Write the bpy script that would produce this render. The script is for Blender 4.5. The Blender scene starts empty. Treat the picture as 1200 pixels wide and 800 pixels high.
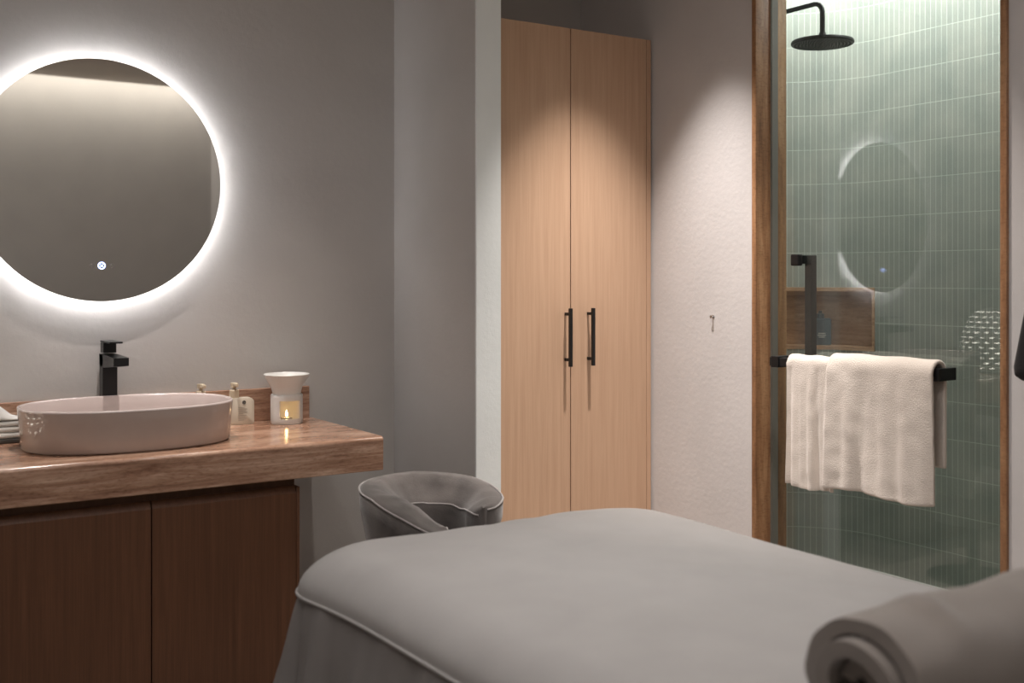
import bpy, bmesh, math, random
from mathutils import Vector, Matrix, noise
C = bpy.context.scene
COL = C.collection
PI = math.pi
random.seed(4)

# ------------------------------------------------------------------ materials
def new_mat(name):
    m = bpy.data.materials.new(name); m.use_nodes = True
    nt = m.node_tree
    return m, nt, nt.nodes['Principled BSDF']
def N(nt, t, **k):
    n = nt.nodes.new(t)
    for a, b in k.items(): setattr(n, a, b)
    return n
def ramp(nt, pts):
    r = N(nt, 'ShaderNodeValToRGB'); e = r.color_ramp.elements
    while len(e) < len(pts): e.new(.5)
    for i, (p, c) in enumerate(pts):
        e[i].position = p; e[i].color = (*c, 1)
    return r
def lin(r, g, b):
    f = lambda c: (c/255/12.92 if c/255 <= .04045 else ((c/255+.055)/1.055)**2.4)
    return (f(r), f(g), f(b))
def coords(nt, scale=(1, 1, 1), kind='Object', rot=(0, 0, 0)):
    tc = N(nt, 'ShaderNodeTexCoord'); mp = N(nt, 'ShaderNodeMapping')
    mp.inputs['Scale'].default_value = scale
    mp.inputs['Rotation'].default_value = rot
    nt.links.new(tc.outputs[kind], mp.inputs['Vector'])
    return mp.outputs['Vector']
def bump(nt, b, height, strength=.2, dist=.002, normal=None):
    bp = N(nt, 'ShaderNodeBump'); bp.inputs['Strength'].default_value = strength
    bp.inputs['Distance'].default_value = dist
    nt.links.new(height, bp.inputs['Height'])
    nt.links.new(bp.outputs['Normal'], b.inputs['Normal'])
def plain(name, col, rough=.5, metal=0, spec=.5, noise_amt=.04, bump_s=0, scale=20, sheen=0):
    m, nt, b = new_mat(name)
    v = coords(nt)
    n = N(nt, 'ShaderNodeTexNoise'); n.inputs['Scale'].default_value = scale; n.inputs['Detail'].default_value = 5
    nt.links.new(v, n.inputs['Vector'])
    lo = tuple(c*(1-noise_amt) for c in col); hi = tuple(min(1, c*(1+noise_amt)) for c in col)
    r = ramp(nt, [(.3, lo), (.7, hi)])
    nt.links.new(n.outputs['Fac'], r.inputs['Fac'])
    nt.links.new(r.outputs['Color'], b.inputs['Base Color'])
    b.inputs['Roughness'].default_value = rough; b.inputs['Metallic'].default_value = metal
    b.inputs['Specular IOR Level'].default_value = spec
    if sheen: b.inputs['Sheen Weight'].default_value = sheen
    if bump_s: bump(nt, b, n.outputs['Fac'], bump_s)
    return m
def plaster(name, col):
    m, nt, b = new_mat(name)
    v = coords(nt)
    n = N(nt, 'ShaderNodeTexNoise'); n.inputs['Scale'].default_value = 3; n.inputs['Detail'].default_value = 8
    n2 = N(nt, 'ShaderNodeTexNoise'); n2.inputs['Scale'].default_value = 45; n2.inputs['Detail'].default_value = 8; n2.inputs['Roughness'].default_value = .65
    nt.links.new(v, n.inputs['Vector']); nt.links.new(v, n2.inputs['Vector'])
    r = ramp(nt, [(.3, tuple(c*.94 for c in col)), (.7, tuple(c*1.03 for c in col))])
    nt.links.new(n.outputs['Fac'], r.inputs['Fac']); nt.links.new(r.outputs['Color'], b.inputs['Base Color'])
    b.inputs['Roughness'].default_value = .7
    b.inputs['Specular IOR Level'].default_value = .3
    bump(nt, b, n2.outputs['Fac'], .25, .004)
    return m
def wood(name, dark, light, rough=.5, grain=1.0):
    m, nt, b = new_mat(name)
    v = coords(nt, (26*grain, 26*grain, .8))
    n = N(nt, 'ShaderNodeTexNoise'); n.inputs['Scale'].default_value = 2.2; n.inputs['Detail'].default_value = 8
    n.inputs['Roughness'].default_value = .62; n.inputs['Distortion'].default_value = .25
    nt.links.new(v, n.inputs['Vector'])
    v2 = coords(nt, (160, 160, 2.5))
    n2 = N(nt, 'ShaderNodeTexNoise'); n2.inputs['Scale'].default_value = 2; n2.inputs['Detail'].default_value = 3
    nt.links.new(v2, n2.inputs['Vector'])
    mx = N(nt, 'ShaderNodeMath', operation='MULTIPLY_ADD'); mx.inputs[1].default_value = .35
    nt.links.new(n2.outputs['Fac'], mx.inputs[0])
    ml = N(nt, 'ShaderNodeMath', operation='MULTIPLY'); ml.inputs[1].default_value = .65
    nt.links.new(n.outputs['Fac'], ml.inputs[0]); nt.links.new(ml.outputs[0], mx.inputs[2])
    mid = tuple((a+c)/2 for a, c in zip(dark, light))
    r = ramp(nt, [(.3, dark), (.5, mid), (.68, light)])
    nt.links.new(mx.outputs[0], r.inputs['Fac']); nt.links.new(r.outputs['Color'], b.inputs['Base Color'])
    b.inputs['Roughness'].default_value = rough; b.inputs['Specular IOR Level'].default_value = .35
    bump(nt, b, mx.outputs[0], .12, .001)
    return m
def travertine(name, dark, mid, light, rough=.25, scale=(1, 1, 9)):
    m, nt, b = new_mat(name)
    v = coords(nt, scale)
    n = N(nt, 'ShaderNodeTexNoise'); n.inputs['Scale'].default_value = 2.6; n.inputs['Detail'].default_value = 10
    n.inputs['Roughness'].default_value = .68; n.inputs['Distortion'].default_value = .4
    nt.links.new(v, n.inputs['Vector'])
    r = ramp(nt, [(.33, dark), (.5, mid), (.68, light)])
    nt.links.new(n.outputs['Fac'], r.inputs['Fac'])
    v2 = coords(nt, (1, 1, 3))
    n2 = N(nt, 'ShaderNodeTexNoise'); n2.inputs['Scale'].default_value = 60; n2.inputs['Detail'].default_value = 4
    nt.links.new(v2, n2.inputs['Vector'])
    r2 = ramp(nt, [(.34, (.66, .60, .54)), (.47, (1, 1, 1)), (.66, (1.1, 1.07, 1.04))])
    nt.links.new(n2.outputs['Fac'], r2.inputs['Fac'])
    mx = N(nt, 'ShaderNodeMix', data_type='RGBA', blend_type='MULTIPLY'); mx.inputs[0].default_value = .5
    nt.links.new(r.outputs['Color'], mx.inputs[6]); nt.links.new(r2.outputs['Color'], mx.inputs[7])
    nt.links.new(mx.outputs[2], b.inputs['Base Color'])
    b.inputs['Roughness'].default_value = rough
    bump(nt, b, n2.outputs['Fac'], .08, .001)
    return m
def fabric(name, col, rough=.9, scale=500, s=.3, big=.08, sheen=.3, dist=.002):
    m, nt, b = new_mat(name)
    v = coords(nt)
    n = N(nt, 'ShaderNodeTexNoise'); n.inputs['Scale'].default_value = scale; n.inputs['Detail'].default_value = 3
    n2 = N(nt, 'ShaderNodeTexNoise'); n2.inputs['Scale'].default_value = 9; n2.inputs['Detail'].default_value = 4
    nt.links.new(v, n.inputs['Vector']); nt.links.new(v, n2.inputs['Vector'])
    r = ramp(nt, [(.3, tuple(c*(1-big) for c in col)), (.7, tuple(min(1, c*(1+big)) for c in col))])
    nt.links.new(n2.outputs['Fac'], r.inputs['Fac']); nt.links.new(r.outputs['Color'], b.inputs['Base Color'])
    b.inputs['Roughness'].default_value = rough; b.inputs['Specular IOR Level'].default_value = .15
    b.inputs['Sheen Weight'].default_value = sheen
    bump(nt, b, n.outputs['Fac'], s, dist)
    return m
def emit(name, col, s):
    m, nt, b = new_mat(name)
    b.inputs['Base Color'].default_value = (*col, 1)
    b.inputs['Emission Color'].default_value = (*col, 1); b.inputs['Emission Strength'].default_value = s
    return m

M = {}
M['plaster'] = plaster('wall_plaster', (.53, .512, .494))
M['lit_pier_end'] = plaster('lit_pier_end', (.84, .87, .86))  # cool light on the pier's end face, put into a paler plaster colour
M['pale_plaster'] = plaster('pale_wall_plaster', (.66, .635, .63))
M['ceiling'] = plaster('ceiling_plaster', (.72, .65, .57))
M['floor'] = plain('floor_stone', (.28, .24, .21), .5, scale=4, noise_amt=.12)
M['oak'] = wood('pale_oak', lin(188, 153, 126), lin(206, 172, 144), .45)
M['walnut'] = wood('vanity_oak', lin(82, 54, 37), lin(108, 73, 52), .5)
M['dark_wood'] = wood('recess_oak', lin(84, 60, 44), lin(104, 76, 56), .6)
M['counter'] = travertine('counter_travertine', lin(126, 92, 74), lin(166, 130, 108), lin(204, 172, 150), .2, (1.2, 3.2, 15))
M['portal'] = travertine('portal_travertine', lin(120, 84, 58), lin(160, 118, 84), lin(192, 152, 114), .4, (7, 7, 1))
M['shower_floor'] = plain('shower_floor_stone', lin(96, 102, 94), .5)
M['niche'] = travertine('niche_travertine', lin(140, 104, 80), lin(182, 144, 114), lin(206, 172, 142), .35)
M['black'] = plain('matt_black_metal', (.012, .012, .013), .38, .3, noise_amt=.1)
M['basin'] = plain('shaded_basin_ceramic', lin(176, 158, 149), .12, noise_amt=.02)  # outside of the bowl, its shade under overhead light put into the colour
M['basin_in'] = plain('lit_basin_ceramic', lin(206, 192, 188), .14, noise_amt=.02)  # same ceramic inside the bowl, lightened in colour as if lit from above
M['white_ceramic'] = plain('white_ceramic', (.74, .73, .70), .28, noise_amt=.02)
M['led'] = emit('mirror_backlight', (.975, .972, 1.0), 13.5)
M['mirror_body'] = plain('mirror_housing', (.6, .6, .62), .5)
M['icon'] = emit('touch_icon', (.38, .5, 1.0), 2.6)
M['icon_dim'] = plain('touch_icon_dim', (.22, .21, .2), .3)
M['terry'] = fabric('terry_towel', (.69, .62, .56), scale=330, s=.75, big=.03, sheen=.5, dist=.004)
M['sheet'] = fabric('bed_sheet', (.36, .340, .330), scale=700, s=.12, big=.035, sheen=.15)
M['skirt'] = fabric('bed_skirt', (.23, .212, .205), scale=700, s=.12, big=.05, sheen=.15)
M['roll'] = fabric('blanket_fleece', (.225, .195, .175), scale=300, s=.3, big=.06, sheen=.4)
M['velvet'] = fabric('grey_velvet', (.118, .103, .096), scale=260, s=.5, big=.4, sheen=.45)
M['piping'] = fabric('velvet_piping', (.33, .30, .29), scale=300, s=.2, sheen=.6)
M['cream'] = plain('cream_plastic', (.62, .56, .46), .35, noise_amt=.02)
M['tan'] = plain('tan_pump_plastic', (.62, .52, .38), .35, noise_amt=.02)
M['ink'] = plain('printed_ink', (.05, .045, .04), .5)
M['ink_soft'] = plain('printed_text', (.30, .26, .22), .6)
M['slate'] = plain('slate_bottle', (.06, .085, .10), .3)
M['wax'] = plain('candle_wax', (.8, .75, .66), .5)
M['tin'] = plain('tealight_tin', (.5, .48, .46), .3, .8)
M['flame'] = emit('candle_flame', (1, .62, .28), 13)
M['linen'] = fabric('small_towel', (.62, .60, .57), scale=400, s=.4, big=.04)
M['bag'] = fabric('black_fabric', (.014, .013, .014), scale=200, s=.4, big=.2, sheen=.1)
M['alu'] = plain('brushed_aluminium', (.22, .21, .20), .5, .0)
M['steel'] = plain('steel', (.5, .5, .5), .3, 1)

# mirror glass
m, nt, b = new_mat('mirror_silver')
v = coords(nt); n = N(nt, 'ShaderNodeTexNoise'); n.inputs['Scale'].default_value = 2
nt.links.new(v, n.inputs['Vector']); r = ramp(nt, [(0, (.74, .73, .70)), (1, (.78, .77, .74))])
nt.links.new(n.outputs['Fac'], r.inputs['Fac']); nt.links.new(r.outputs['Color'], b.inputs['Base Color'])
b.inputs['Metallic'].default_value = 1; b.inputs['Roughness'].default_value = .02
M['mirror'] = m
# thin clear glass
m, nt, b = new_mat('clear_glass')
nt.nodes.remove(b)
out = nt.nodes['Material Output']
tr = N(nt, 'ShaderNodeBsdfTransparent'); tr.inputs['Color'].default_value = (.945, .975, .96, 1)
gl = N(nt, 'ShaderNodeBsdfGlossy'); gl.inputs['Roughness'].default_value = .0
lw = N(nt, 'ShaderNodeLayerWeight'); lw.inputs['Blend'].default_value = .5
pw = N(nt, 'ShaderNodeMath', operation='POWER'); pw.inputs[1].default_value = 5
ma = N(nt, 'ShaderNodeMath', operation='MULTIPLY_ADD'); ma.inputs[1].default_value = .95; ma.inputs[2].default_value = .06
nt.links.new(lw.outputs['Facing'], pw.inputs[0]); nt.links.new(pw.outputs[0], ma.inputs[0])
mx = N(nt, 'ShaderNodeMixShader')
nt.links.new(ma.outputs[0], mx.inputs[0]); nt.links.new(tr.outputs[0], mx.inputs[1]); nt.links.new(gl.outputs[0], mx.inputs[2])
nt.links.new(mx.outputs[0], out.inputs['Surface'])
M['glass'] = m
# stacked finger tiles, laid out in metres along the wall's own run (UV)
m, nt, b = new_mat('sage_finger_tile')
tc = N(nt, 'ShaderNodeTexCoord')
br = N(nt, 'ShaderNodeTexBrick'); br.offset = 0; br.squash = 1; br.offset_frequency = 2
br.inputs['Scale'].default_value = 1; br.inputs['Brick Width'].default_value = .0247; br.inputs['Row Height'].default_value = .1466
br.inputs['Mortar Size'].default_value = .00105; br.inputs['Mortar Smooth'].default_value = .35; br.inputs['Bias'].default_value = 0
br.inputs['Color1'].default_value = (*lin(152, 157, 152), 1); br.inputs['Color2'].default_value = (*lin(159, 163, 157), 1)
br.inputs['Mortar'].default_value = (*lin(208, 216, 208), 1)
nt.links.new(tc.outputs['UV'], br.inputs['Vector'])
n = N(nt, 'ShaderNodeTexNoise'); n.inputs['Scale'].default_value = 7; n.inputs['Detail'].default_value = 3
nt.links.new(tc.outputs['UV'], n.inputs['Vector'])
r = ramp(nt, [(.3, (.86, .88, .86)), (.7, (1.06, 1.03, 1.0))]); nt.links.new(n.outputs['Fac'], r.inputs['Fac'])
mxc = N(nt, 'ShaderNodeMix', data_type='RGBA', blend_type='MULTIPLY'); mxc.inputs[0].default_value = 1
nt.links.new(br.outputs['Color'], mxc.inputs[6]); nt.links.new(r.outputs['Color'], mxc.inputs[7])
nt.links.new(mxc.outputs[2], b.inputs['Base Color'])
b.inputs['Roughness'].default_value = .3
bp = N(nt, 'ShaderNodeBump', invert=True); bp.inputs['Strength'].default_value = .35; bp.inputs['Distance'].default_value = .002
nt.links.new(br.outputs['Fac'], bp.inputs['Height']); nt.links.new(bp.outputs['Normal'], b.inputs['Normal'])
M['tile'] = m
# perforated lamp shade: staggered short glowing dashes in a pale shell
m, nt, b = new_mat('perforated_shell')
tc = N(nt, 'ShaderNodeTexCoord')
br = N(nt, 'ShaderNodeTexBrick'); br.offset = .5; br.inputs['Scale'].default_value = 1
br.inputs['Brick Width'].default_value = .033; br.inputs['Row Height'].default_value = .027
br.inputs['Mortar Size'].default_value = .0106; br.inputs['Mortar Smooth'].default_value = 0
nt.links.new(tc.outputs['UV'], br.inputs['Vector'])
inv = N(nt, 'ShaderNodeMath', operation='SUBTRACT'); inv.inputs[0].default_value = 1
nt.links.new(br.outputs['Fac'], inv.inputs[1])
ml = N(nt, 'ShaderNodeMath', operation='MULTIPLY'); ml.inputs[1].default_value = 4
nt.links.new(inv.outputs[0], ml.inputs[0]); nt.links.new(ml.outputs[0], b.inputs['Emission Strength'])
b.inputs['Emission Color'].default_value = (1, .93, .8, 1); b.inputs['Base Color'].default_value = (.5, .5, .48, 1)
M['perforated'] = m

# ------------------------------------------------------------------ mesh helpers
def finish(name, bm, mat, parent=None, smooth=True, angle=35):
    bmesh.ops.recalc_face_normals(bm, faces=bm.faces)
    me = bpy.data.meshes.new(name); bm.to_mesh(me); bm.free()
    if mat: me.materials.append(mat)
    if smooth:
        me.shade_smooth() if hasattr(me, 'shade_smooth') else None
        me.set_sharp_from_angle(angle=math.radians(angle))
    o = bpy.data.objects.new(name, me); COL.objects.link(o)
    if parent: o.parent = parent
    return o
def box(bm, x0, x1, y0, y1, z0, z1, bev=0, seg=2):
    r = bmesh.ops.create_cube(bm, size=1)
    vs = r['verts']
    for v in vs:
        v.co = Vector((x0+(v.co.x+.5)*(x1-x0), y0+(v.co.y+.5)*(y1-y0), z0+(v.co.z+.5)*(z1-z0)))
    if bev:
        es = list({e for v in vs for e in v.link_edges})
        bmesh.ops.bevel(bm, geom=es, offset=bev, segments=seg, affect='EDGES', profile=.5)
def boxo(name, dims, mat, parent=None, bev=0, seg=2):
    bm = bmesh.new(); box(bm, *dims, bev=bev, seg=seg)
    return finish(name, bm, mat, parent, smooth=False)
def lathe(bm, prof, seg=48, c=(0, 0, 0), sx=1, sy=1):
    rings = []
    for (r, z) in prof:
        if r < 1e-6: rings.append([bm.verts.new((c[0], c[1], c[2]+z))])
        else: rings.append([bm.verts.new((c[0]+sx*r*math.cos(2*PI*i/seg), c[1]+sy*r*math.sin(2*PI*i/seg), c[2]+z)) for i in range(seg)])
    for a, b_ in zip(rings, rings[1:]):
        for i in range(seg):
            j = (i+1) % seg
            if len(a) == 1 and len(b_) > 1: bm.faces.new((a[0], b_[i], b_[j]))
            elif len(b_) == 1 and len(a) > 1: bm.faces.new((a[i], b_[0], a[j]))
            elif len(a) > 1: bm.faces.new((a[i], a[j], b_[j], b_[i]))
    return rings
def loft(bm, rings, closed=True, cap=True):
    R = [[bm.verts.new(p) for p in r] for r in rings]
    n = len(R[0])
    for a, b_ in zip(R, R[1:]):
        for i in range(n if closed else n-1):
            j = (i+1) % n
            bm.faces.new((a[i], a[j], b_[j], b_[i]))
    if cap and closed:
        bm.faces.new(R[0]); bm.faces.new(R[-1])
    return R
def tube(bm, pts, r, seg=10, closed=False, cap=True):
    pts = [Vector(p) for p in pts]; n = len(pts); rings = []
    up = Vector((0, 0, 1)); prev = None
    for i, p in enumerate(pts):
        if closed: t = pts[(i+1) % n]-pts[i-1]
        else: t = pts[min(i+1, n-1)]-pts[max(i-1, 0)]
        t.normalize()
        if prev is None:
            a = t.cross(up) if abs(t.dot(up)) < .95 else t.cross(Vector((1, 0, 0)))
        else: a = prev-t*prev.dot(t)
        a.normalize(); prev = a; b_ = t.cross(a)
        rings.append([p+(a*math.cos(2*PI*k/seg)+b_*math.sin(2*PI*k/seg))*r for k in range(seg)])
    if closed: rings.append(rings[0])
    if closed:
        R = [[bm.verts.new(q) for q in r_] for r_ in rings[:-1]]
        for i in range(n):
            A, B = R[i], R[(i+1) % n]
            for k in range(seg):
                l = (k+1) % seg; bm.faces.new((A[k], A[l], B[l], B[k]))
    else: loft(bm, rings, True, cap)
def prop(o, label=None, cat=None, group=None, kind=None):
    if label: o['label'] = label
    if cat: o['category'] = cat
    if group: o['group'] = group
    if kind: o['kind'] = kind
    return o
def thing(name, label, cat, loc=(0, 0, 0), rz=0, group=None):
    o = bpy.data.objects.new(name, None); COL.objects.link(o)
    o.empty_display_size = .1; o.location = loc; o.rotation_euler = (0, 0, rz)
    return prop(o, label, cat, group)
def struct(o, label=None, cat=None):
    o['kind'] = 'structure'
    if label: o['label'] = label
    if cat: o['category'] = cat
    return o
def apply_sub(o, levels=1):
    md = o.modifiers.new('smooth', 'SUBSURF'); md.levels = levels; md.render_levels = levels

CEIL = 2.66
YW = 3.873      # mirror wall
XR = 2.87       # right-hand wall
# ------------------------------------------------------------------ the room
struct(boxo('floor', (-1.3, 4.06, -1.3, 4.0, -.18, -.08), M['floor']), 'stone floor of the treatment room', 'floor')
struct(boxo('ceiling', (-1.3, 4.06, -.94, 4.0, CEIL, CEIL+.04), M['ceiling']), 'plain ceiling over the room', 'ceiling')
struct(boxo('trim_4', (-1.3, 3.95, -1.3, -.91, CEIL+.22, CEIL+.25), M['ceiling']), 'closed top of the ceiling light slot', 'ceiling')
struct(boxo('trim_5', (-1.3, 3.0, -.94, -.91, CEIL+.04, CEIL+.22), M['ceiling']), 'side of the ceiling light slot', 'ceiling')
struct(boxo('wall_back', (-1.3, 3.0, YW, 4.0, -.08, CEIL), M['plaster']), 'grey plaster wall behind the mirror and basin', 'wall')
struct(boxo('wall_left', (-1.3, -1.2, -1.3, YW, -.08, CEIL+.22), M['plaster']), 'grey plaster wall on the left', 'wall')
struct(boxo('wall_front', (-1.2, 3.0, -1.3, -1.2, -.08, CEIL+.22), M['plaster']), 'grey plaster wall facing the mirror', 'wall')
bm = bmesh.new()
box(bm, XR, 3.0, 2.847, YW, -.08, CEIL)
box(bm, XR, 3.0, -1.2, 1.867, -.08, CEIL)
box(bm, XR, 3.0, -1.2, -.94, CEIL, CEIL+.22)
box(bm, XR, 3.0, 1.867, 2.847, 2.37, CEIL)
struct(finish('wall_right', bm, M['pale_plaster']), 'pale plaster wall around the shower doorway', 'wall')
struct(boxo('wall_pier', (1.972, 2.072, 3.268, YW, -.08, CEIL), M['plaster']), 'narrow plaster pier between basin wall and wardrobe', 'wall')
struct(boxo('trim_7', (1.972, 2.072, 3.260, 3.268, -.08, CEIL), M['lit_pier_end'], bev=.001), 'end face of the narrow pier with light put into its colour', 'wall end')
# portal lining of the shower
bm = bmesh.new()
box(bm, 2.858, 3.012, 2.828, 2.848, -.08, 2.37, .002)
box(bm, 2.858, 3.012, 1.866, 1.886, -.08, 2.37, .002)
box(bm, 2.858, 3.012, 1.886, 2.828, 2.35, 2.37, .002)
box(bm, 2.858, 3.012, 1.886, 2.828, -.08, .018, .002)
struct(finish('trim_1', bm, M['portal']), 'travertine lining around the shower doorway', 'door frame')
struct(boxo('trim_2', (2.930, 2.958, 2.818, 2.8285, .018, 2.35), M['alu']), 'grey metal door stop in the shower lining', 'door stop')

# curved shower wall
R_, CX, CY = .441, 3.349, 3.024
path = []; s = 0.0
def add(x, y):
    global s
    if path: s += math.hypot(x-path[-1][0], y-path[-1][1])
    path.append((x, y, s))
for i in range(9): add(3.0+(CX-3.0)*i/8, CY+R_)
for i in range(1, 49):
    a = PI/2-(PI/2)*i/48; add(CX+R_*math.cos(a), CY+R_*math.sin(a))
for i in range(1, 31): add(3.79, CY-(CY-1.6)*i/30)
for i in range(1, 25):
    a = -(PI/2)*i/24; add(3.49+.3*math.cos(a), 1.6+.3*math.sin(a))
add(3.0, 1.3)
s_ref = [p[2] for p in path if abs(p[0]-3.79) < 1e-6][0]
Z0T = 1.158-8*.1466
NZ0, NZ1 = .893, 1.158          # niche bottom and top
ns1 = s_ref-.045                 # niche right end (a little round the bend from the straight)
ns0 = ns1-.62
zs = [-.06, NZ0, NZ1, CEIL]
bm = bmesh.new(); uvl = bm.loops.layers.uv.new('UVMap')
def interp(sv):
    for a, b_ in zip(path, path[1:]):
        if a[2] <= sv <= b_[2]+1e-9:
            t = (sv-a[2])/max(1e-9, b_[2]-a[2]); return (a[0]+(b_[0]-a[0])*t, a[1]+(b_[1]-a[1])*t, sv)
pp = sorted([p for p in path if abs(p[2]-ns0) > .004 and abs(p[2]-ns1) > .004]+[interp(ns0), interp(ns1)], key=lambda p: p[2])
cols = [[bm.verts.new((x, y, z)) for z in zs] for (x, y, _) in pp]
for i in range(len(pp)-1):
    for k in range(3):
        if k == 1 and pp[i][2] >= ns0-1e-6 and pp[i+1][2] <= ns1+1e-6: continue
        f = bm.faces.new((cols[i][k], cols[i+1][k], cols[i+1][k+1], cols[i][k+1]))
        for l in f.loops:
            j = i if l.vert in cols[i] else i+1
            l[uvl].uv = (pp[j][2]-s_ref+5*.0247*40, l.vert.co.z-Z0T+.1466*4)
me = bpy.data.meshes.new('wall_shower'); bm.to_mesh(me); bm.free(); me.materials.append(M['tile']); me.shade_smooth()
o = bpy.data.objects.new('wall_shower', me); COL.objects.link(o)
struct(o, 'curved shower wall of stacked sage green finger tiles', 'wall')
struct(boxo('wall_shower_back', (3.96, 4.06, 1.2, 3.6, 0, CEIL), M['plaster']))
o = struct(boxo('trim_3', (3.012, 3.80, 1.3, 3.47, -.06, -.022), M['shower_floor']), 'pale shower floor edge below the green tiles', 'shower floor')

bm = bmesh.new(); tube(bm, [(x-(.004 if x > 3.5 else 0), y, -.018) for x, y, _ in path[8:88]], .005, 6)
struct(finish('trim_6', bm, M['white_ceramic']), 'white sealant line along the foot of the tiles', 'sealant')
# niche in the tiled wall
def arc_pts(off, s0=ns0, s1=ns1, k=16):
    out_ = []
    for i in range(k+1):
        sv = s0+(s1-s0)*i/k
        x, y, _ = interp(sv); x2, y2, _ = interp(min(sv+.002, path[-1][2]-1e-4)); tx, ty = x2-x, y2-y; L = math.hypot(tx, ty)
        nx, ny = -ty/L, tx/L    # away from the room
        out_.append((x+nx*off, y+ny*off))
    return out_
nt_ = thing('shower_niche', 'travertine lined niche recessed in the green tiled shower wall', 'niche', (3.7, 3.3, NZ0)); 
def arc_slab(name, o0, o1, z0, z1):
    bm = bmesh.new(); A = arc_pts(o0); B = arc_pts(o1)
    rings = []
    for (a, b_) in zip(A, B):
        rings.append([(a[0]-3.7, a[1]-3.3, z0-NZ0), (b_[0]-3.7, b_[1]-3.3, z0-NZ0), (b_[0]-3.7, b_[1]-3.3, z1-NZ0), (a[0]-3.7, a[1]-3.3, z1-NZ0)])
    loft(bm, rings); return finish(name, bm, M['niche'], nt_)
arc_slab('back_panel', .10, .112, NZ0, NZ1)
arc_slab('ledge', -.003, .10, NZ0, NZ0+.016)
arc_slab('top_panel', -.003, .10, NZ1-.016, NZ1)
def niche_side(s_a, s_b):
    bm = bmesh.new(); A = arc_pts(-.003, s_a, s_b, 1); B = arc_pts(.10, s_a, s_b, 1)
    q = [A[0], A[1], B[1], B[0]]
    loft(bm, [[(x-3.7, y-3.3, 0) for x, y in q], [(x-3.7, y-3.3, NZ1-NZ0) for x, y in q]])
    finish('side_panel', bm, M['niche'], nt_)
niche_side(ns1-.012, ns1); niche_side(ns1-.50, ns1-.485)

# bottle in the niche
def soft_box(bm, w, d, h, r, base=(0, 0, 0), k=6, edge=.004):
    def ring(z, ins):
        pts = []
        for cx, cy, a0 in ((w/2-r, d/2-r, 0), (-w/2+r, d/2-r, 90), (-w/2+r, -d/2+r, 180), (w/2-r, -d/2+r, 270)):
            for i in range(k+1):
                a = math.radians(a0+90*i/k); rr = max(r-ins, .0005)
                pts.append((base[0]+cx+rr*math.cos(a), base[1]+cy+rr*math.sin(a), base[2]+z))
        return pts
    loft(bm, [ring(0, edge), ring(edge, 0), ring(h-edge, 0), ring(h, edge)])
q = arc_pts(.05, ns1-.24, ns1-.22, 1)[0]
t = thing('toiletry_bottle', 'slate blue square toiletry bottle standing in the shower niche', 'bottle', (q[0], q[1], NZ0+.016), -.6)
bm = bmesh.new(); soft_box(bm, .085, .05, .115, .008); finish('bottle_body', bm, M['slate'], t)
bm = bmesh.new(); lathe(bm, [(0, .115), (.017, .115), (.017, .135), (.008, .137), (.007, .147), (0, .147)], 24); finish('cap', bm, M['slate'], t)
bm = bmesh.new()
for i, (w, z) in enumerate(((.03, .05), (.036, .042), (.026, .034))): box(bm, -w/2, w/2, -.0262, -.0255, z, z+.003)
finish('printed_lines', bm, M['linen'], t)

# shower head
t = thing('rain_shower', 'matt black round rain shower head on a bent arm', 'shower head', (3.235, 2.86, 2.0))
SZ = .86   # see z below
bm = bmesh.new()
lathe(bm, [(0, .050), (.012, .050), (.016, .030), (.03, .024), (.112, .020), (.1145, .016), (.1145, .010), (.111, .006), (0, .006)], 64)
finish('rain_disc', bm, M['black'], t)
bm = bmesh.new()
for ring_i in range(1, 9):
    for k in range(ring_i*6):
        a = 2*PI*k/(ring_i*6); rr = ring_i*.0125
        lathe(bm, [(0, .003), (.0022, .0035), (.0026, .0065)], 6, (rr*math.cos(a), rr*math.sin(a), 0))
finish('spray_nozzles', bm, plain('nozzle_rubber', (.03, .03, .03), .6), t)
bm = bmesh.new()
pts = [(0, 0, .048), (0, 0, .12)]
for i in range(9):
    a = (PI/2)*i/8; pts.append((0, .04-.04*math.cos(a), .125+.04*math.sin(a)))
pts += [(0, .2, .165), (0, .595, .165)]
tube(bm, pts, .0095, 14); finish('shower_arm', bm, M['black'], t)
bm = bmesh.new(); tube(bm, [(0, .596, .165), (0, .605, .165)], .03, 24); finish('wall_flange', bm, M['black'], t)
t.location = (3.235, 2.86, 2.060)

# ------------------------------------------------------------------ glass shower door (hinged on the near side, a touch ajar)
door = thing('shower_door', 'clear frameless glass shower door with black towel bar', 'shower door', (2.945, 1.89, 0), math.radians(1.4))
boxo('glass_pane', (-.004, .004, .004, .925, .022, 2.345), M['glass'], door)
for z in (.04, 2.24):
    boxo('hinge', (-.012, .012, -.003, .055, z, z+.09), M['black'], door, bev=.002)
zb = .912
tb = boxo('towel_bar', (-.087, -.059, .192, .855, zb-.015, zb+.015), M['black'], door, bev=.002)
prop(tb, 'square black towel bar')
for y0 in (.192, .813):
    boxo('bar_mount', (-.092, -.0045, y0-.002, y0+.032, zb-.019, zb+.019), M['black'], tb, bev=.002)
ph = boxo('pull_handle', (.042, .070, .782, .812, zb-.01, 1.277), M['black'], door, bev=.002)
boxo('handle_arm', (.0045, .05, .783, .811, 1.247, 1.2765), M['black'], ph, bev=.002)
boxo('handle_arm', (.0045, .05, .783, .811, zb-.01, zb+.02), M['black'], ph, bev=.002)
boxo('mount_cap', (-.028, -.0045, .779, .815, 1.24, 1.28), M['black'], ph, bev=.005)

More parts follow.
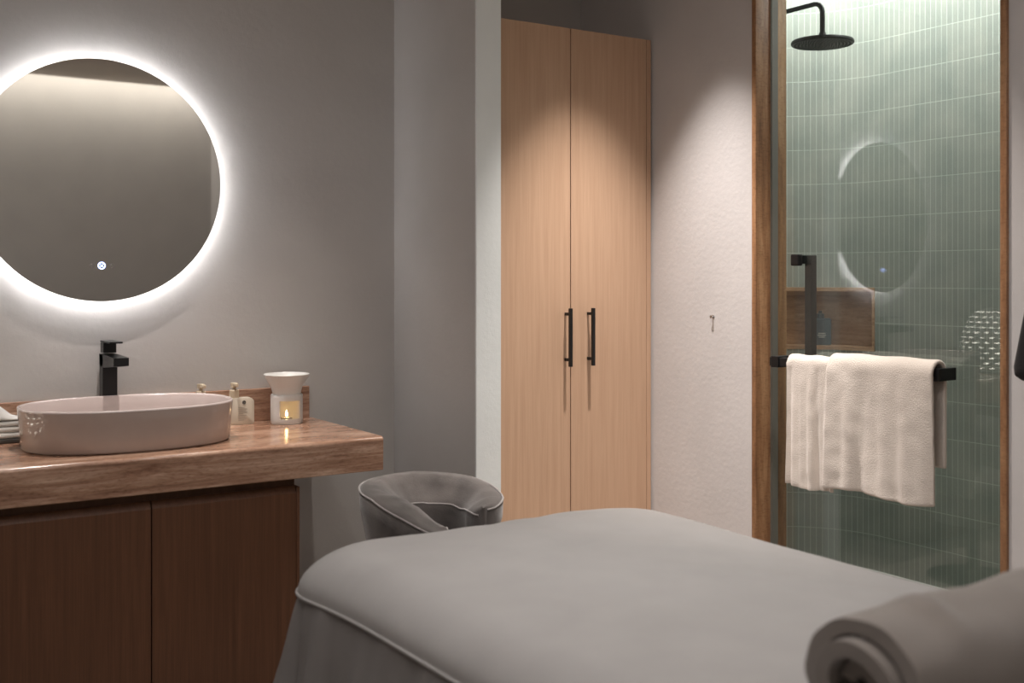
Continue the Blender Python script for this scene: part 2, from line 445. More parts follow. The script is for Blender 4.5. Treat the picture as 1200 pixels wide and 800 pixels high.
# ------------------------------------------------------------------ towels over the bar
dm = Matrix.Translation((2.945, 1.89, 0)) @ Matrix.Rotation(math.radians(1.4), 4, 'Z')
def drape(name, y0, y1, zf, zbk, r, th, seed, label, hem=False, lean=0.0):
    """cloth folded over the bar; r = distance of the cloth's middle from the bar's middle"""
    xb = -.073
    n_w, path_ = 44, []
    nf = 34
    for i in range(nf+1): path_.append(('f', i/nf))
    for i in range(1, 10): path_.append(('t', i/10))
    for i in range(26): path_.append(('b', i/25))
    bm = bmesh.new(); grid = []
    for kind, t_ in path_:
        row = []
        for j in range(n_w+1):
            u = j/n_w; y = y0+(y1-y0)*u
            if kind == 'f':
                zz = zf+(zb-zf)*t_; x = xb-r; w = (1-t_)
            elif kind == 't':
                a = PI*t_; x = xb-r*math.cos(a); zz = zb+(r+.004)*math.sin(a); w = 0
            else:
                zz = zb+(zbk-zb)*t_; x = xb+min(r, .032)+.0*t_; w = 0
            ph_ = seed*1.7
            fold = .010*math.sin(u*9+ph_)+.006*math.sin(u*21+ph_*2)+.004*math.sin(u*37+ph_)
            x += -abs(w)**.7*(.006+fold*1.1) if kind == 'f' else 0
            if kind == 'f':
                x -= lean*math.exp(-((u-.9+.35*w)/.10)**2)*w**.5
                x -= .012*math.exp(-((u-.99)/.05)**2)*(.3+.7*w)
                x += .002*noise.noise(Vector((u*9+seed, t_*9, 0)))
                y += (.010*w*w*math.sin(u*6+seed))
                zz += (.004*math.sin(u*7+seed)*w)
            zz += .0015*math.sin(u*15+seed)*(1 if kind == 't' else 0)
            row.append(bm.verts.new(dm @ Vector((x, y, zz))))
        grid.append(row)
    for a, b_ in zip(grid, grid[1:]):
        for j in range(n_w): bm.faces.new((a[j], a[j+1], b_[j+1], b_[j]))
    o = finish(name, bm, M['terry'], None, angle=80)
    sd = o.modifiers.new('thick', 'SOLIDIFY'); sd.thickness = th; sd.offset = 0
    bv = o.modifiers.new('round', 'BEVEL'); bv.width = th*.35; bv.segments = 2; bv.limit_method = 'ANGLE'; bv.angle_limit = math.radians(60)
    return prop(o, label, 'towel')
drape('bath_towel', .556, .765, .505, .60, .0215, .010, 1, 'off-white terry towel on the black bar, shorter one at its left end')
drape('bath_towel', .200, .585, .523, .63, .034, .014, 3.1, 'larger cream terry towel hanging at the middle of the black bar', lean=.012)

# ------------------------------------------------------------------ wardrobe
w = thing('wardrobe', 'tall pale oak wardrobe with two doors set beside the pier', 'wardrobe', (2.09, 3.40, 0))
bm = bmesh.new()
box(bm, 0, .765, .022, .46, .08, 2.125)
box(bm, .01, .755, .05, .45, -.08, .08)
finish('carcass', bm, M['oak'], w)
boxo('side_panel', (.7505, .772, .0, .46, -.08, 2.135), M['oak'], w, bev=.001)
d1 = boxo('door', (.004, .3785, 0, .021, .01, 2.135), M['oak'], w, bev=.0012)
d2 = boxo('door', (.3825, .748, 0, .021, .01, 2.135), M['oak'], w, bev=.0012)
for d_, x in ((d1, .356), (d2, .461)):
    bm = bmesh.new()
    box(bm, x-.006, x+.006, -.040, -.028, .868, 1.085, .001)
    box(bm, x-.0045, x+.0045, -.030, .0005, .888, .899, .001)
    box(bm, x-.0045, x+.0045, -.030, .0005, 1.058, 1.069, .001)
    finish('handle', bm, M['black'], d_, smooth=False)
    prop(d_.children[0], 'slim black bar handle')
# wall hook screw
t = thing('wall_screw', 'small steel screw left in the pale wall by the wardrobe', 'screw', (XR, 3.055, 1.055))
bm = bmesh.new(); tube(bm, [(0, 0, 0), (-.012, 0, 0)], .0032, 10); tube(bm, [(-.010, 0, 0), (-.0125, 0, 0)], .006, 12); tube(bm, [(-.001, 0, 0), (0, 0, 0)], .007, 12)
finish('screw_head', bm, M['steel'], t)

# ------------------------------------------------------------------ vanity
v_ = thing('vanity_cabinet', 'dark brown wooden vanity cabinet under the travertine counter', 'cabinet', (-.46, 3.30, 0))
bm = bmesh.new()
box(bm, 0, 1.80, .022, .57, -.03, .576)
box(bm, .03, 1.78, .08, .56, -.08, -.03)
finish('carcass', bm, M['dark_wood'], v_)
bm = bmesh.new(); box(bm, 1.7995, 1.8105, .001, .57, -.06, .545, .001); box(bm, 1.7995, 1.804, .03, .57, .545, .576)
finish('side_panel', bm, M['walnut'], v_)
for x0, x1 in ((.002, .448), (.452, 1.3505), (1.3545, 1.798)):
    bm = bmesh.new()
    prof = [(.0, -.06), (.0, .526), (.014, .548), (.020, .548), (.020, -.06)]
    loft(bm, [[(x0, y, z) for y, z in prof], [(x1, y, z) for y, z in prof]])
    finish('door', bm, M['walnut'], v_, angle=20)
# worktop with eased front edge
bm = bmesh.new()
yb, yf, zt, zu = YW, 3.262, .686, .577
def prof(dx):
    p = [(yb, zu), (yb, zt)]
    for i in range(7):
        a = (PI/2)*i/6; p.append((yf+.014-.014*math.sin(a)+0, zt-.014+.014*math.cos(a)))
    p += [(yf, zt-.03), (yf+.002, zu+.002), (yf+.004, zu)]
    return p
loft(bm, [[(x, y, z) for y, z in prof(0)] for x in (-1.198, 1.612, 1.622)])
ct = finish('worktop', bm, M['counter'], None, angle=30)
ct.modifiers.new('wn','WEIGHTED_NORMAL').keep_sharp = True
prop(ct, 'thick travertine worktop running along the wall below the round mirror', 'worktop')
bs = boxo('backsplash', (-1.198, 1.615, YW-.019, YW, .6865, .802), M['counter'], None, bev=.002)
prop(bs, 'low travertine upstand along the wall behind the basin', 'backsplash')

# basin
def stadium(a, b_, n=72, p=2.35):
    out_ = []
    for i in range(n):
        t_ = 2*PI*i/n; c, s_ = math.cos(t_), math.sin(t_)
        out_.append((a*math.copysign(abs(c)**(2/p), c), b_*math.copysign(abs(s_)**(2/p), s_)))
    return out_
BX, BY = .893, 3.565
t = thing('vessel_basin', 'oval blush ceramic vessel basin standing on the worktop', 'basin', (BX, BY, .686))
A, B = .318, .228
bm = bmesh.new(); rings = []
for (ins, z) in ((.045, .0), (.013, .0015), (.009, .007), (.006, .05), (.003, .09), (0, .122), (.0005, .1255), (.003, .1275), (.006, .1265), (.0085, .122), (.012, .09), (.017, .05), (.026, .034), (.05, .026), (.10, .021), (.18, .018)):
    rings.append([(x, y, z) for x, y in stadium(A-ins, B-min(ins, .2))])
RR = loft(bm, rings)
inner_v = {v for r_ in RR[5:] for v in r_}
for f in bm.faces:
    if all(v in inner_v for v in f.verts): f.material_index = 1
bo = finish('bowl', bm, M['basin'], t, angle=60); bo.data.materials.append(M['basin_in'])
bm = bmesh.new(); lathe(bm, [(0, .022), (.022, .022), (.024, .019), (.024, .0185)], 24); finish('drain', bm, M['black'], t)

# faucet
t = thing('basin_faucet', 'tall square matt black mixer tap behind the basin', 'faucet', (.893, 3.815, .686))
boxo('base_plate', (-.026, .026, -.026, .026, 0, .006), M['black'], t, bev=.001)
boxo('column', (-.0235, .0235, -.0235, .0235, .006, .262), M['black'], t, bev=.0015)
bm = bmesh.new()
loft(bm, [[(-.0235, y, z) for y, z in ((.0235, .225), (-.03, .219), (-.17, .232), (-.17, .258), (-.03, .262), (.0235, .262))],
          [(.0235, y, z) for y, z in ((.0235, .225), (-.03, .219), (-.17, .232), (-.17, .258), (-.03, .262), (.0235, .262))]])
finish('spout', bm, M['black'], t)
lv = boxo('lever_body', (-.021, .021, -.021, .021, .2655, .300), M['black'], t, bev=.002)
boxo('lever_blade', (-.021, .021, -.105, .0235, .3005, .3065), M['black'], lv, bev=.0015)
t.location.y = 3.822

# mirror
R0 = .40
t = thing('backlit_mirror', 'round frameless backlit mirror on the wall above the basin', 'mirror', (.874, YW, 1.521))
bm = bmesh.new()
tube(bm, [(0, -.036, 0), (0, -.040, 0)], R0, 160)
finish('mirror_glass', bm, M['mirror'], t, angle=20)
bm = bmesh.new(); tube(bm, [(0, -.001, 0), (0, -.0355, 0)], R0-.045, 96); finish('housing', bm, M['mirror_body'], t, angle=20)
bm = bmesh.new()
nn = 160
ring = []
for i in range(nn):
    a = 2*PI*i/nn; ring.append([((R0-.036)*math.cos(a), y, (R0-.036)*math.sin(a)) for y in (-.012, -.030)]+[((R0-.0445)*math.cos(a), y, (R0-.0445)*math.sin(a)) for y in (-.030, -.012)])
ring.append(ring[0]); loft(bm, ring, True, False); finish('light_strip', bm, M['led'], t)
bm = bmesh.new()
tube(bm, [(.0105*math.cos(2*PI*i/24), -.0405, -.282+.0105*math.sin(2*PI*i/24)) for i in range(24)], .0020, 6, closed=True)
tube(bm, [(-.004, -.0405, -.286), (.004, -.0405, -.278)], .0011, 6); tube(bm, [(.004, -.0405, -.286), (-.004, -.0405, -.278)], .0011, 6)
prop(finish('touch_icon', bm, M['icon'], t), 'glowing blue-white touch icon')
bm = bmesh.new()
tube(bm, [(-.032+.006*math.cos(2*PI*i/16), -.0402, -.282+.006*math.sin(2*PI*i/16)) for i in range(16)], .0008, 6, closed=True)
finish('dim_icon', bm, M['icon_dim'], t)
bm = bmesh.new()
tube(bm, [(.032+.006*math.cos(2*PI*i/16), -.0402, -.282+.006*math.sin(2*PI*i/16)) for i in range(16)], .0008, 6, closed=True)
finish('dim_icon', bm, M['icon_dim'], t)

# soap bottles
def pump_bottle(loc, rz, label):
    t = thing('pump_bottle', label, 'bottle', loc, rz, 'pump bottles beside the basin')
    bm = bmesh.new()
    # flat body with a big-cornered square front
    def rr(w, h, r, y, k=6):
        pts = []
        for cx, cz, a0 in ((w/2-r, h-r, 0), (-w/2+r, h-r, 90), (-w/2+.008, .008, 180), (w/2-.008, .008, 270)):
            r2 = r if a0 < 180 else .008
            for i in range(k+1):
                a = math.radians(a0+90*i/k); pts.append((cx+r2*math.cos(a)+.004, y, cz+r2*math.sin(a)))
        return pts
    def inset(pts, d):
        cx, cz = 0, .045
        return [(x*(1-d/.036), y, cz+(z-cz)*(1-d/.045)) for x, y, z in pts]
    base = [rr(.096, .094, .018, y) for y in (-.019, -.0165, .0165, .019)]
    base[0] = inset(base[0], .003); base[3] = inset(base[3], .003)
    loft(bm, base); finish('bottle_body', bm, M['cream'], t, angle=50)
    bm = bmesh.new()
    lathe(bm, [(0, .093), (.0165, .093), (.0165, .120), (.014, .122), (.006, .122), (.006, .131), (.012, .131), (.0125, .146), (0, .147)], 24, (-.014, 0, 0))
    pm = finish('pump', bm, M['tan'], t)
    boxo('nozzle', (-.020, -.008, -.042, 0, .135, .146), M['tan'], pm, bev=.002)
    # emblem and tiny print on the front
    bm = bmesh.new()
    ring_p = [(.016+.0052*math.cos(2*PI*i/20), -.0195, .078+.0052*math.sin(2*PI*i/20)) for i in range(20)]
    tube(bm, ring_p, .0013, 6, closed=True)
    tube(bm, [(.0135, -.0195, .078), (.0185, -.0195, .078)], .001, 6)
    tube(bm, [(x_+.012, -.0195, z_) for x_, z_ in ((.0065, .078), (.0060, .0803), (.004, .0812), (.002, .0802), (.0015, .078), (.0022, .0758), (.0045, .075), (.006, .0758))], .0009, 6)
    finish('round_emblem', bm, M['ink'], t)
    bm = bmesh.new()
    for i in range(9):
        w_ = [.022, .030, .026, .031, .018, .029, .024, .030, .020][i]
        box(bm, -.004, -.004+w_, -.0197, -.0188, .060-i*.0055, .0612-i*.0055)
    finish('printed_lines', bm, M['ink_soft'], t)
    return t
pump_bottle((1.328, 3.805, .686), -.10, 'cream pump bottle with round emblem standing right of the basin')
pump_bottle((1.215, 3.822, .686), .0, 'cream pump bottle mostly hidden behind the basin rim')

# oil burner
t = thing('oil_burner', 'white ceramic oil burner at the right of the worktop', 'oil burner', (1.483, 3.745, .686), math.radians(-17))
def burner_body():
    bm = bmesh.new(); seg = 72; Rr, ri = .056, .049
    def hole(i, z):     # arched window facing the room
        a = (i+.5)/seg*360
        return 242 < a < 320 and .018 < z < .078
    zl = [0, .004, .018, .038, .058, .078, .088, .094, .098]
    def rad(z, r): return r-(.003 if z < .003 or z > .096 else 0)
    O = [[bm.verts.new((rad(z, Rr)*math.cos(2*PI*i/seg), rad(z, Rr)*math.sin(2*PI*i/seg), z)) for i in range(seg)] for z in zl]
    I = [[bm.verts.new((ri*math.cos(2*PI*i/seg), ri*math.sin(2*PI*i/seg), max(.006, z-.0) if k else .006)) for i in range(seg)] for k, z in enumerate(zl)]
    for k in range(len(zl)-1):
        zm = (zl[k]+zl[k+1])/2
        for i in range(seg):
            j = (i+1) % seg
            if hole(i, zm):
                if not hole(i-1, zm): bm.faces.new((O[k][i], O[k+1][i], I[k+1][i], I[k][i]))
                if not hole(i+1, zm): bm.faces.new((O[k][j], I[k][j], I[k+1][j], O[k+1][j]))
                if not hole(i, (zl[k-1]+zl[k])/2): bm.faces.new((O[k][i], I[k][i], I[k][j], O[k][j]))
                if not hole(i, (zl[k+1]+zl[k+2])/2): bm.faces.new((O[k+1][i], O[k+1][j], I[k+1][j], I[k+1][i]))
                continue
            bm.faces.new((O[k][i], O[k][j], O[k+1][j], O[k+1][i]))
            if k > 0: bm.faces.new((I[k][i], I[k+1][i], I[k+1][j], I[k][j]))
            elif k == 0: bm.faces.new((I[0][i], I[1][i], I[1][j], I[0][j])) if zl[1] > .006 else None
    c = bm.verts.new((0, 0, .006)); cb = bm.verts.new((0, 0, 0))
    for i in range(seg):
        j = (i+1) % seg
        bm.faces.new((c, I[1][i], I[1][j])); bm.faces.new((cb, O[0][j], O[0][i])); bm.faces.new((O[-1][i], O[-1][j], I[-1][j], I[-1][i]))
    bmesh.ops.remove_doubles(bm, verts=bm.verts, dist=1e-5)
    return bm
finish('burner_body', burner_body(), M['white_ceramic'], t, angle=40)
bm = bmesh.new()
lathe(bm, [(0, .0985), (.050, .0985), (.050, .103), (.051, .108), (.0555, .122), (.079, .160), (.080, .163), (.0785, .1645), (.0765, .1625), (.052, .124), (.038, .108), (0, .106)], 72)
finish('bowl', bm, M['white_ceramic'], t, angle=50)
t.scale = (1, 1, 1.06)
t2 = thing('tealight_candle', 'lit tealight in a metal cup inside the oil burner', 'candle', (1.483-.005, 3.745-.012, .6922))
bm = bmesh.new(); lathe(bm, [(0, 0), (.019, 0), (.0195, .016), (.0185, .016), (.018, .012), (0, .012)], 32); finish('metal_cup', bm, M['tin'], t2)
bm = bmesh.new(); lathe(bm, [(0, .0122), (.0178, .0122), (.0178, .014), (0, .0135)], 32); finish('wax', bm, M['wax'], t2)
bm = bmesh.new(); lathe(bm, [(0, .018), (.0035, .022), (.0042, .027), (.0022, .036), (0, .042)], 16); finish('flame', bm, M['flame'], t2)

# folded towels on a tray left of the basin
tr_ = boxo('towel_tray', (.46, .668, 3.747, 3.852, .6865, .700), M['ink'], None, bev=.003)
prop(tr_, 'thin dark tray under the stack of folded towels beside the basin', 'tray')
zc = .7005
labs = ['lowest folded white face towel on the dark tray', 'second folded white face towel up from the tray', 'third folded white face towel up from the tray']
for i, h_ in enumerate((.019, .018, .017)):
    bm = bmesh.new()
    x0, x1, y0, y1 = .475-.003*i, .658, 3.750+.002*i, 3.849
    n1 = 10
    # folded cloth: two layers joined by a rounded fold at the front
    P_ = []
    hh = h_-.001
    for k in range(9):
        a = PI/2+PI*k/8; P_.append((y0+hh/2+hh/2*math.cos(a), zc+hh/2+hh/2*math.sin(a)))
    P_ += [(y1, zc), (y1, zc+hh*.45), (y0+hh*.7, zc+hh*.5), (y1, zc+hh*.55), (y1, zc+hh)]
    loft(bm, [[(x0+(x1-x0)*j/n1, y+.0008*math.sin(j*1.3+i), z) for y, z in P_] for j in range(n1+1)])
    o = finish('face_towel', bm, M['linen'], None, angle=60); prop(o, labs[i], 'towel', 'folded face towels on the tray')
    zc += h_
# crumpled cloth on top
bm = bmesh.new(); g = []
for i in range(17):
    row = []
    for j in range(17):
        u, w_ = i/16, j/16
        x = .478+.172*u; y = 3.757+.088*w_
        h_ = .050*math.exp(-((u-.34)/.26)**2)*(.6+.4*math.sin(PI*w_)) + .003*noise.noise(Vector((u*6, w_*6, 2)))
        edge = min(u, 1-u, w_, 1-w_)
        row.append(bm.verts.new((x, y, zc+.002+h_*min(1, edge*6+.05))))
    g.append(row)
for a, b_ in zip(g, g[1:]):
    for j in range(16): bm.faces.new((a[j], a[j+1], b_[j+1], b_[j]))
o = finish('face_towel', bm, M['linen'], None, angle=80)
sd = o.modifiers.new('t', 'SOLIDIFY'); sd.thickness = .003; sd.offset = 1
prop(o, 'loosely peaked white cloth lying on top of the folded towels', 'towel')

# perforated dome lamp further along the worktop (seen mirrored in the glass)
t = thing('table_lamp', 'glowing perforated dome lamp on the worktop, seen mirrored in the glass', 'lamp', (.325, 3.55, .686))
bm = bmesh.new(); uvl = bm.loops.layers.uv.new('UVMap')
seg = 48; prof_ = []
for i in range(17):
    a = (PI/2)*i/16; prof_.append((.150*math.cos(a)**.8 if i < 16 else 0.002, .10+.25*math.sin(a)))
prof_ = [(.142, .02), (.150, .06)]+prof_
rings = [[bm.verts.new((r_*math.cos(2*PI*k/seg), r_*math.sin(2*PI*k/seg), z)) for k in range(seg+1)] for r_, z in prof_]
for a_i in range(len(rings)-1):
    for k in range(seg):
        f = bm.faces.new((rings[a_i][k], rings[a_i][k+1], rings[a_i+1][k+1], rings[a_i+1][k]))
        for l in f.loops:
            ii = a_i if l.vert in rings[a_i] else a_i+1
            kk = k if l.vert is rings[ii][k] else k+1
            l[uvl].uv = (kk/seg*.945*.6, prof_[ii][1]+.28)
finish('dome_shade', bm, M['perforated'], t)
bm = bmesh.new(); lathe(bm, [(0, 0), (.11, 0), (.112, .008), (.06, .016), (.02, .022), (0, .022)], 40); finish('lamp_base', bm, M['black'], t)

# ------------------------------------------------------------------ tub chair
CXc, CYc = 1.585, 2.870
t = thing('tub_chair', 'grey velvet tub chair with wraparound back behind the bed', 'chair', (CXc, CYc, 0))
def cam_dir(ang):   # angle measured in the photo's own left-right / near-far sense, kept as a fixed heading
    a = math.radians(ang); R1 = Vector((.8387, -.5447, 0)); F1 = Vector((.5447, .8387, 0))
    return R1*math.cos(a)+F1*math.sin(a)
def pw_interp(v, tab):
    if v <= tab[0][0]: return tab[0][1]
    for (a, p), (b_, q) in zip(tab, tab[1:]):
        if v <= b_:
            t_ = (v-a)/(b_-a); t_ = t_*t_*(3-2*t_) if False else t_
            return p+(q-p)*t_
    return tab[-1][1]
def back_ring(n=64):
    rings = []; outer = []; inner = []
    for i in range(n+1):
        u = i/n; ang = -14+(292+14)*u      # from right arm tip round the back to left arm tip
        d = cam_dir(ang)
        # rim height: highest round the back, dropping to the arms
        k = .5-.5*math.cos(2*PI*min(1, max(0, (ang+60)/330)))
        zt_ = pw_interp(ang, ((-14, .530), (0, .543), (30, .566), (60, .585), (110, .596), (180, .592), (220, .578), (250, .538), (280, .485), (300, .46)))
        ro = .207+.004*k; ri = .100-.030*math.exp(-((ang-195)/50)**2)-.022*math.exp(-((ang-270)/40)**2)
        tip = min(1, (1-abs(2*u-1))*7)**.5
        zi = zt_-pw_interp(ang, ((-14, .018), (10, .035), (40, .062), (100, .075), (180, .062), (220, .030), (250, .006), (300, -.018)))
        wv = .0015*math.sin(ang*.35)
        pts = []
        prof_c = [(ro-.06, .16), (ro-.045, .30), (ro-.022, .42), (ro+.001, zt_-.05), (ro+.003, zt_-.006), (ro-.012, zt_+.006),
                  (ro-.05, zt_+.002+wv), ((ro+ri)/2-.008, (zt_+zi)/2+.014+wv), (ri+.016, zi+.013), (ri+.003, zi-.003), (ri, zi-.02), (ri+.004, .40), (ri+.02, .36), (ri+.02, .18)]
        mid_r = (ro+ri)/2
        for r_, z in prof_c:
            r2 = mid_r+(r_-mid_r)*(.25+.75*tip)
            pts.append(d*r2+Vector((0, 0, z)))
        rings.append(pts)
        outer.append(d*((mid_r+(ro+.002-mid_r)*(.25+.75*tip)))+Vector((0, 0, zt_-.001)))
        inner.append(d*((mid_r+(ri+.004-mid_r)*(.25+.75*tip)))+Vector((0, 0, zi-.001)))
    return rings, outer, inner
rings, outer, inner = back_ring()
bm = bmesh.new(); loft(bm, rings); bk = finish('backrest', bm, M['velvet'], t, angle=80)
bm = bmesh.new(); tube(bm, outer, .0028, 8); tube(bm, inner[:46], .0026, 8)
tube(bm, [outer[-1], rings[-1][6]+Vector((0, 0, .001)), rings[-1][7], rings[-1][8], inner[-1]], .0026, 8)
for kx in (8, 44, 58): tube(bm, [rings[kx][1], rings[kx][2], rings[kx][3]], .0016, 6)
pip = finish('piping', bm, M['piping'], bk)
bm = bmesh.new(); lathe(bm, [(0, .30), (.15, .30), (.19, .315), (.195, .34), (.18, .375), (.12, .39), (0, .392)], 56); finish('seat', bm, M['velvet'], t, angle=60)
bm = bmesh.new(); lathe(bm, [(0, .27), (.05, .27), (.05, .28), (.025, .285), (.022, .30), (0, .30)], 24); lathe(bm, [(.024, -.05), (.024, .28)], 24); finish('pedestal', bm, M['black'], t)
bm = bmesh.new(); lathe(bm, [(0, -.08), (.18, -.08), (.18, -.072), (.05, -.06), (.024, -.045), (0, -.045)], 48); finish('base_plate', bm, M['black'], t)

# ------------------------------------------------------------------ treatment bed
X0, X1, Y0, Y1 = .965, 1.978, .42, 2.43
bx, by = (X0+X1)/2, (Y0+Y1)/2
bed = thing('treatment_bed', 'massage bed with grey sheet top and gathered skirt in the foreground', 'bed', (bx, by, 0))
ha, hb = (X1-X0)/2, (Y1-Y0)/2
def rrect(a, b_, r, n_c=28, n_s=44, n_l=100):
    pts = []
    def line(p, q, n): return [(p[0]+(q[0]-p[0])*i/n, p[1]+(q[1]-p[1])*i/n) for i in range(n)]
    def arc(cx, cy, a0): return [(cx+r*math.cos(math.radians(a0+90*i/n_c)), cy+r*math.sin(math.radians(a0+90*i/n_c))) for i in range(n_c)]
    pts += arc(a-r, b_-r, 0); pts += line((a-r, b_), (-a+r, b_), n_s)
    pts += arc(-a+r, b_-r, 90); pts += line((-a, b_-r), (-a, -b_+r), n_l)
    pts += arc(-a+r, -b_+r, 180); pts += line((-a+r, -b_), (a-r, -b_), n_s)
    pts += arc(a-r, -b_+r, 270); pts += line((a, -b_+r), (a, b_-r), n_l)
    # the far left corner of the padding bulges out a little
    return [(x-.035*max(0, -x/ha)*math.exp(-((y-.95*hb)/.22)**2), y) for x, y in pts]
ZP, RC = .505, .17
rings = []
for k in range(34):
    if k < 12: d_ = .115*(1-math.cos(PI/2*k/11)); 
    else: d_ = .115+(ha-.115-.06)*((k-11)/22)
    z = ZP+.083*math.sqrt(max(0, 1-(1-min(1, d_/.115))**2))+.022*(1-math.exp(-max(0, d_-.02)/.16))
    row = []
    for (x, y) in rrect(ha-d_, hb-d_, min(max(RC-d_*.6, .02), ha-d_-.005)):
        nz = .005*noise.noise(Vector((x*3.2, y*2.2, 1)))+.003*noise.noise(Vector((x*5+y*4, y*3-x*2, 5)))
        # a few faint drag creases
        nz += .0016*math.sin((x*1.6+y*.9)*22+2*noise.noise(Vector((x*3, y*3, 9))))*math.exp(-((x-.12)/.35)**2)
        row.append((x, y, z+nz*min(1, d_/.06+.15)))
    rings.append(row)
bm = bmesh.new(); R1 = loft(bm, rings, True, False); bm.faces.new(R1[-1]); top = finish('sheet_top', bm, M['sheet'], bed, angle=80)
bm = bmesh.new(); tube(bm, [(x*1.002, y*1.001, z) for x, y, z in rings[0]], .0036, 8, closed=True)
finish('piping', bm, M['sheet'], top)
rings = []
for k in range(18):
    t_ = k/17
    row = []
    pts = rrect(ha-.004, hb-.004, RC)
    nP = len(pts)
    for i, (x, y) in enumerate(pts):
        px, py = pts[i-1]; qx, qy = pts[(i+1) % nP]; tx, ty = qx-px, qy-py; L = math.hypot(tx, ty)
        nx, ny = ty/L, -tx/L
        cr = 1.0 if abs(abs(x)-ha) < .3 and abs(abs(y)-hb) < .25 else .45
        arc_s = i
        wv = (.012*math.sin(arc_s*.55+1.5*math.sin(arc_s*.13))+.006*math.sin(arc_s*1.27+1)+.006*noise.noise(Vector((i*.2, t_*2, 0))))*cr*1.7*min(1, .15+t_*2.2)
        wv += .006*noise.noise(Vector((i*.12, t_*5, 4)))*(1-t_)
        out_ = .002+.085*t_**.9+wv
        row.append((x+nx*out_, y+ny*out_, ZP-.002-(ZP+.055)*t_))
    rings.append(row)
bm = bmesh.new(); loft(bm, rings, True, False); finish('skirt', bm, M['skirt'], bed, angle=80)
boxo('mattress_base', (-ha+.06, ha-.06, -hb+.06, hb-.06, .10, ZP+.02), M['sheet'], bed, bev=.05)
for sx in (-1, 1):
    for sy in (-1, 1): boxo('leg', (sx*(ha-.12)-.03, sx*(ha-.12)+.03, sy*(hb-.15)-.03, sy*(hb-.15)+.03, -.08, .105), M['walnut'], bed)

# ------------------------------------------------------------------ rolled blanket
RB = .089
def spiral(sign, th, turns=2.6, n=120):
    pts = []
    for i in range(n+1):
        a = turns*2*PI*i/n
        r_ = .016+(RB-.016)*(i/n)
        pts.append((a, r_+sign*th/2))
    return pts
bm = bmesh.new(); NX = 34; Lr = .50; rings = []
for k in range(NX+1):
    x = Lr*k/NX
    e = 1-.10*math.exp(-x/.012)
    th = .0245
    ring = []
    for sgn in (1, -1):
        P_ = spiral(sgn, th*(e if sgn > 0 else e))
        if sgn < 0: P_ = P_[::-1]
        for (a, r_) in P_:
            if sgn > 0 and r_ > RB-.02:
                r_ += .011*math.exp(-((x-.125)/.022)**2)*math.exp(-((((a+.2) % (2*PI))-1.75)/.5)**2)
                r_ += .005*noise.noise(Vector((x*7, math.cos(a)*2, math.sin(a)*2)))
            aa = a+.2+.25*noise.noise(Vector((x*2.5, 0, 3)))*0
            y = r_*math.cos(aa)*1.04; z = r_*math.sin(aa)*.96
            z += .003*noise.noise(Vector((x*9, aa, 0)))
            sag = -.12*max(0, -z)                       # flattened where it rests
            ring.append((x+.010*math.sin(aa*.5+1)*math.exp(-x/.06), y, z-sag*.9))
    rings.append(ring)
R1 = [[bm.verts.new(p) for p in r_] for r_ in rings]
n_ = len(R1[0])
for a, b_ in zip(R1, R1[1:]):
    for i in range(n_):
        j = (i+1) % n_; bm.faces.new((a[i], a[j], b_[j], b_[i]))
for row in (R1[0], R1[-1]):
    for i in range(n_//2-1): bm.faces.new((row[i], row[i+1], row[n_-2-i], row[n_-1-i]))
rb = finish('rolled_blanket', bm, M['roll'], None, angle=60)
rb.location = (1.138, .955, .597+RB*.93); rb.rotation_euler = (0, 0, math.radians(1))
bv = rb.modifiers.new('round', 'BEVEL'); bv.width = .004; bv.segments = 2; bv.limit_method = 'ANGLE'; bv.angle_limit = math.radians(60)
prop(rb, 'rolled taupe fleece blanket lying across the near end of the bed', 'blanket')

# black bag hanging at the wall past the shower
t = thing('hanging_bag', 'black fabric bag hanging on the wall right of the shower', 'bag', (2.80, 1.652, .925))
bm = bmesh.new(); rings = []
for z, hx, hy in ((0, .045, .118), (.012, .056, .134), (.035, .058, .137), (.12, .050, .122), (.22, .040, .104), (.30, .026, .09), (.32, .012, .085)):
    rings.append([(hx*math.copysign(abs(math.cos(a))**.5, math.cos(a)), hy*math.copysign(abs(math.sin(a))**.5, math.sin(a)), z) for a in [2*PI*i/32 for i in range(32)]])
loft(bm, rings); finish('bag_body', bm, M['bag'], t, angle=50)
bm = bmesh.new(); tube(bm, [(0, -.06, .31), (.02, -.04, .40), (.045, 0, .45), (.02, .04, .40), (0, .06, .31)], .006, 8); finish('strap', bm, M['bag'], t)
t = thing('wall_hook', 'small black hook on the wall holding the black bag', 'hook', (XR, 1.652, 1.37))
bm = bmesh.new(); tube(bm, [(0, 0, 0), (-.03, 0, 0), (-.04, 0, .015)], .004, 8); tube(bm, [(0, 0, 0), (-.003, 0, 0)], .015, 16); finish('hook_body', bm, M['black'], t)

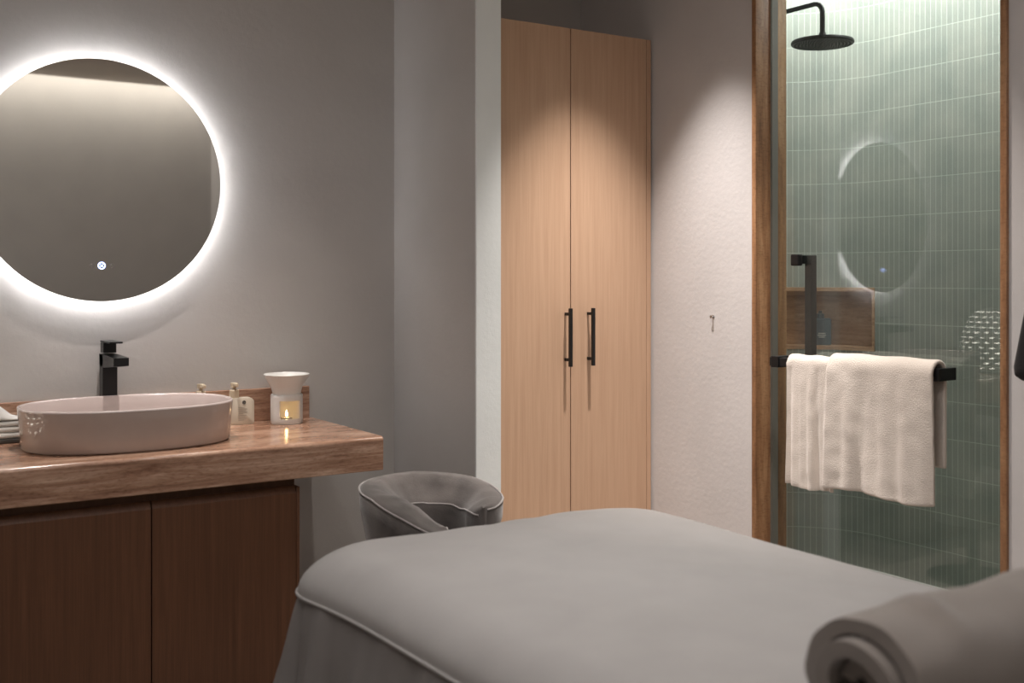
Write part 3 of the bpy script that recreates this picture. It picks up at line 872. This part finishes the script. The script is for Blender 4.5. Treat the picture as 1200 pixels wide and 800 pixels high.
# ------------------------------------------------------------------ lights
def spot(name, loc, target, energy, size, blend=.6, col=(1, .86, .74), rad=.03):
    l = bpy.data.lights.new(name, 'SPOT'); l.energy = energy; l.spot_size = math.radians(size); l.spot_blend = blend
    l.color = col; l.shadow_soft_size = rad
    o = bpy.data.objects.new(name, l); COL.objects.link(o); o.location = loc
    d_ = Vector(target)-Vector(loc); o.rotation_euler = d_.to_track_quat('-Z', 'Y').to_euler(); return o
def area(name, loc, rot, sx, sy, energy, col=(1, 1, 1), spread=180):
    l = bpy.data.lights.new(name, 'AREA'); l.shape = 'RECTANGLE'; l.size = sx; l.size_y = sy; l.energy = energy; l.color = col
    l.spread = math.radians(spread)
    o = bpy.data.objects.new(name, l); COL.objects.link(o); o.location = loc; o.rotation_euler = rot; return o
spot('downlight_wardrobe', (2.47, 2.95, 2.65), (2.50, 3.02, 0), 135, 58, 1, (1, .93, .88), .022)
spot('downlight_vanity', (.90, 3.42, 2.65), (.98, 3.46, 0), 50, 50, .9, (1, .92, .86), .02)
spot('downlight_burner', (1.55, 3.42, 2.65), (1.45, 3.50, 0), 30, 42, .9, (1, .90, .82), .02)
spot('downlight_shower_front', (2.35, 2.25, 2.65), (2.70, 2.32, 0), 66, 66, 1, (1, .90, .82), .03)
spot('downlight_bed', (1.55, 1.9, 2.65), (1.5, 1.8, 0), 42, 100, 1, (1, .98, .96), .08)
area('cove_front_wall', (.85, -.985, 2.82), (math.radians(-16), 0, 0), 4.0, .05, 8.5, (1, .96, .90))
area('cove_shower', (3.46, 2.70, 2.62), (0, math.radians(-22), 0), .10, 1.5, 10, (1, 1, .98))
area('fill_general', (.6, 1.2, 2.62), (0, 0, 0), 1.2, 1.2, 10.5, (1, .96, .94))  # added soft fill under the ceiling for ambient level, no fitting there

# world: almost nothing gets into the closed room
w = bpy.data.worlds.new('World'); C.world = w; w.use_nodes = True
w.node_tree.nodes['Background'].inputs['Color'].default_value = (.5, .5, .52, 1)
w.node_tree.nodes['Background'].inputs['Strength'].default_value = .1

# ------------------------------------------------------------------ camera
cd = bpy.data.cameras.new('camera'); cam = bpy.data.objects.new('camera', cd); COL.objects.link(cam)
cam.location = (0, 0, 1.2)
cam.rotation_euler = (math.radians(90), 0, -math.atan2(.5447, .8387))
cd.sensor_width = 36; cd.lens = 1310/1200*36; cd.shift_y = -75/1200
cd.clip_start = .05
cd.dof.use_dof = True; cd.dof.focus_distance = 3.9; cd.dof.aperture_fstop = 2.8
C.camera = cam
C.view_settings.view_transform = 'Standard'
C.view_settings.look = 'None'
C.view_settings.exposure = 1.1
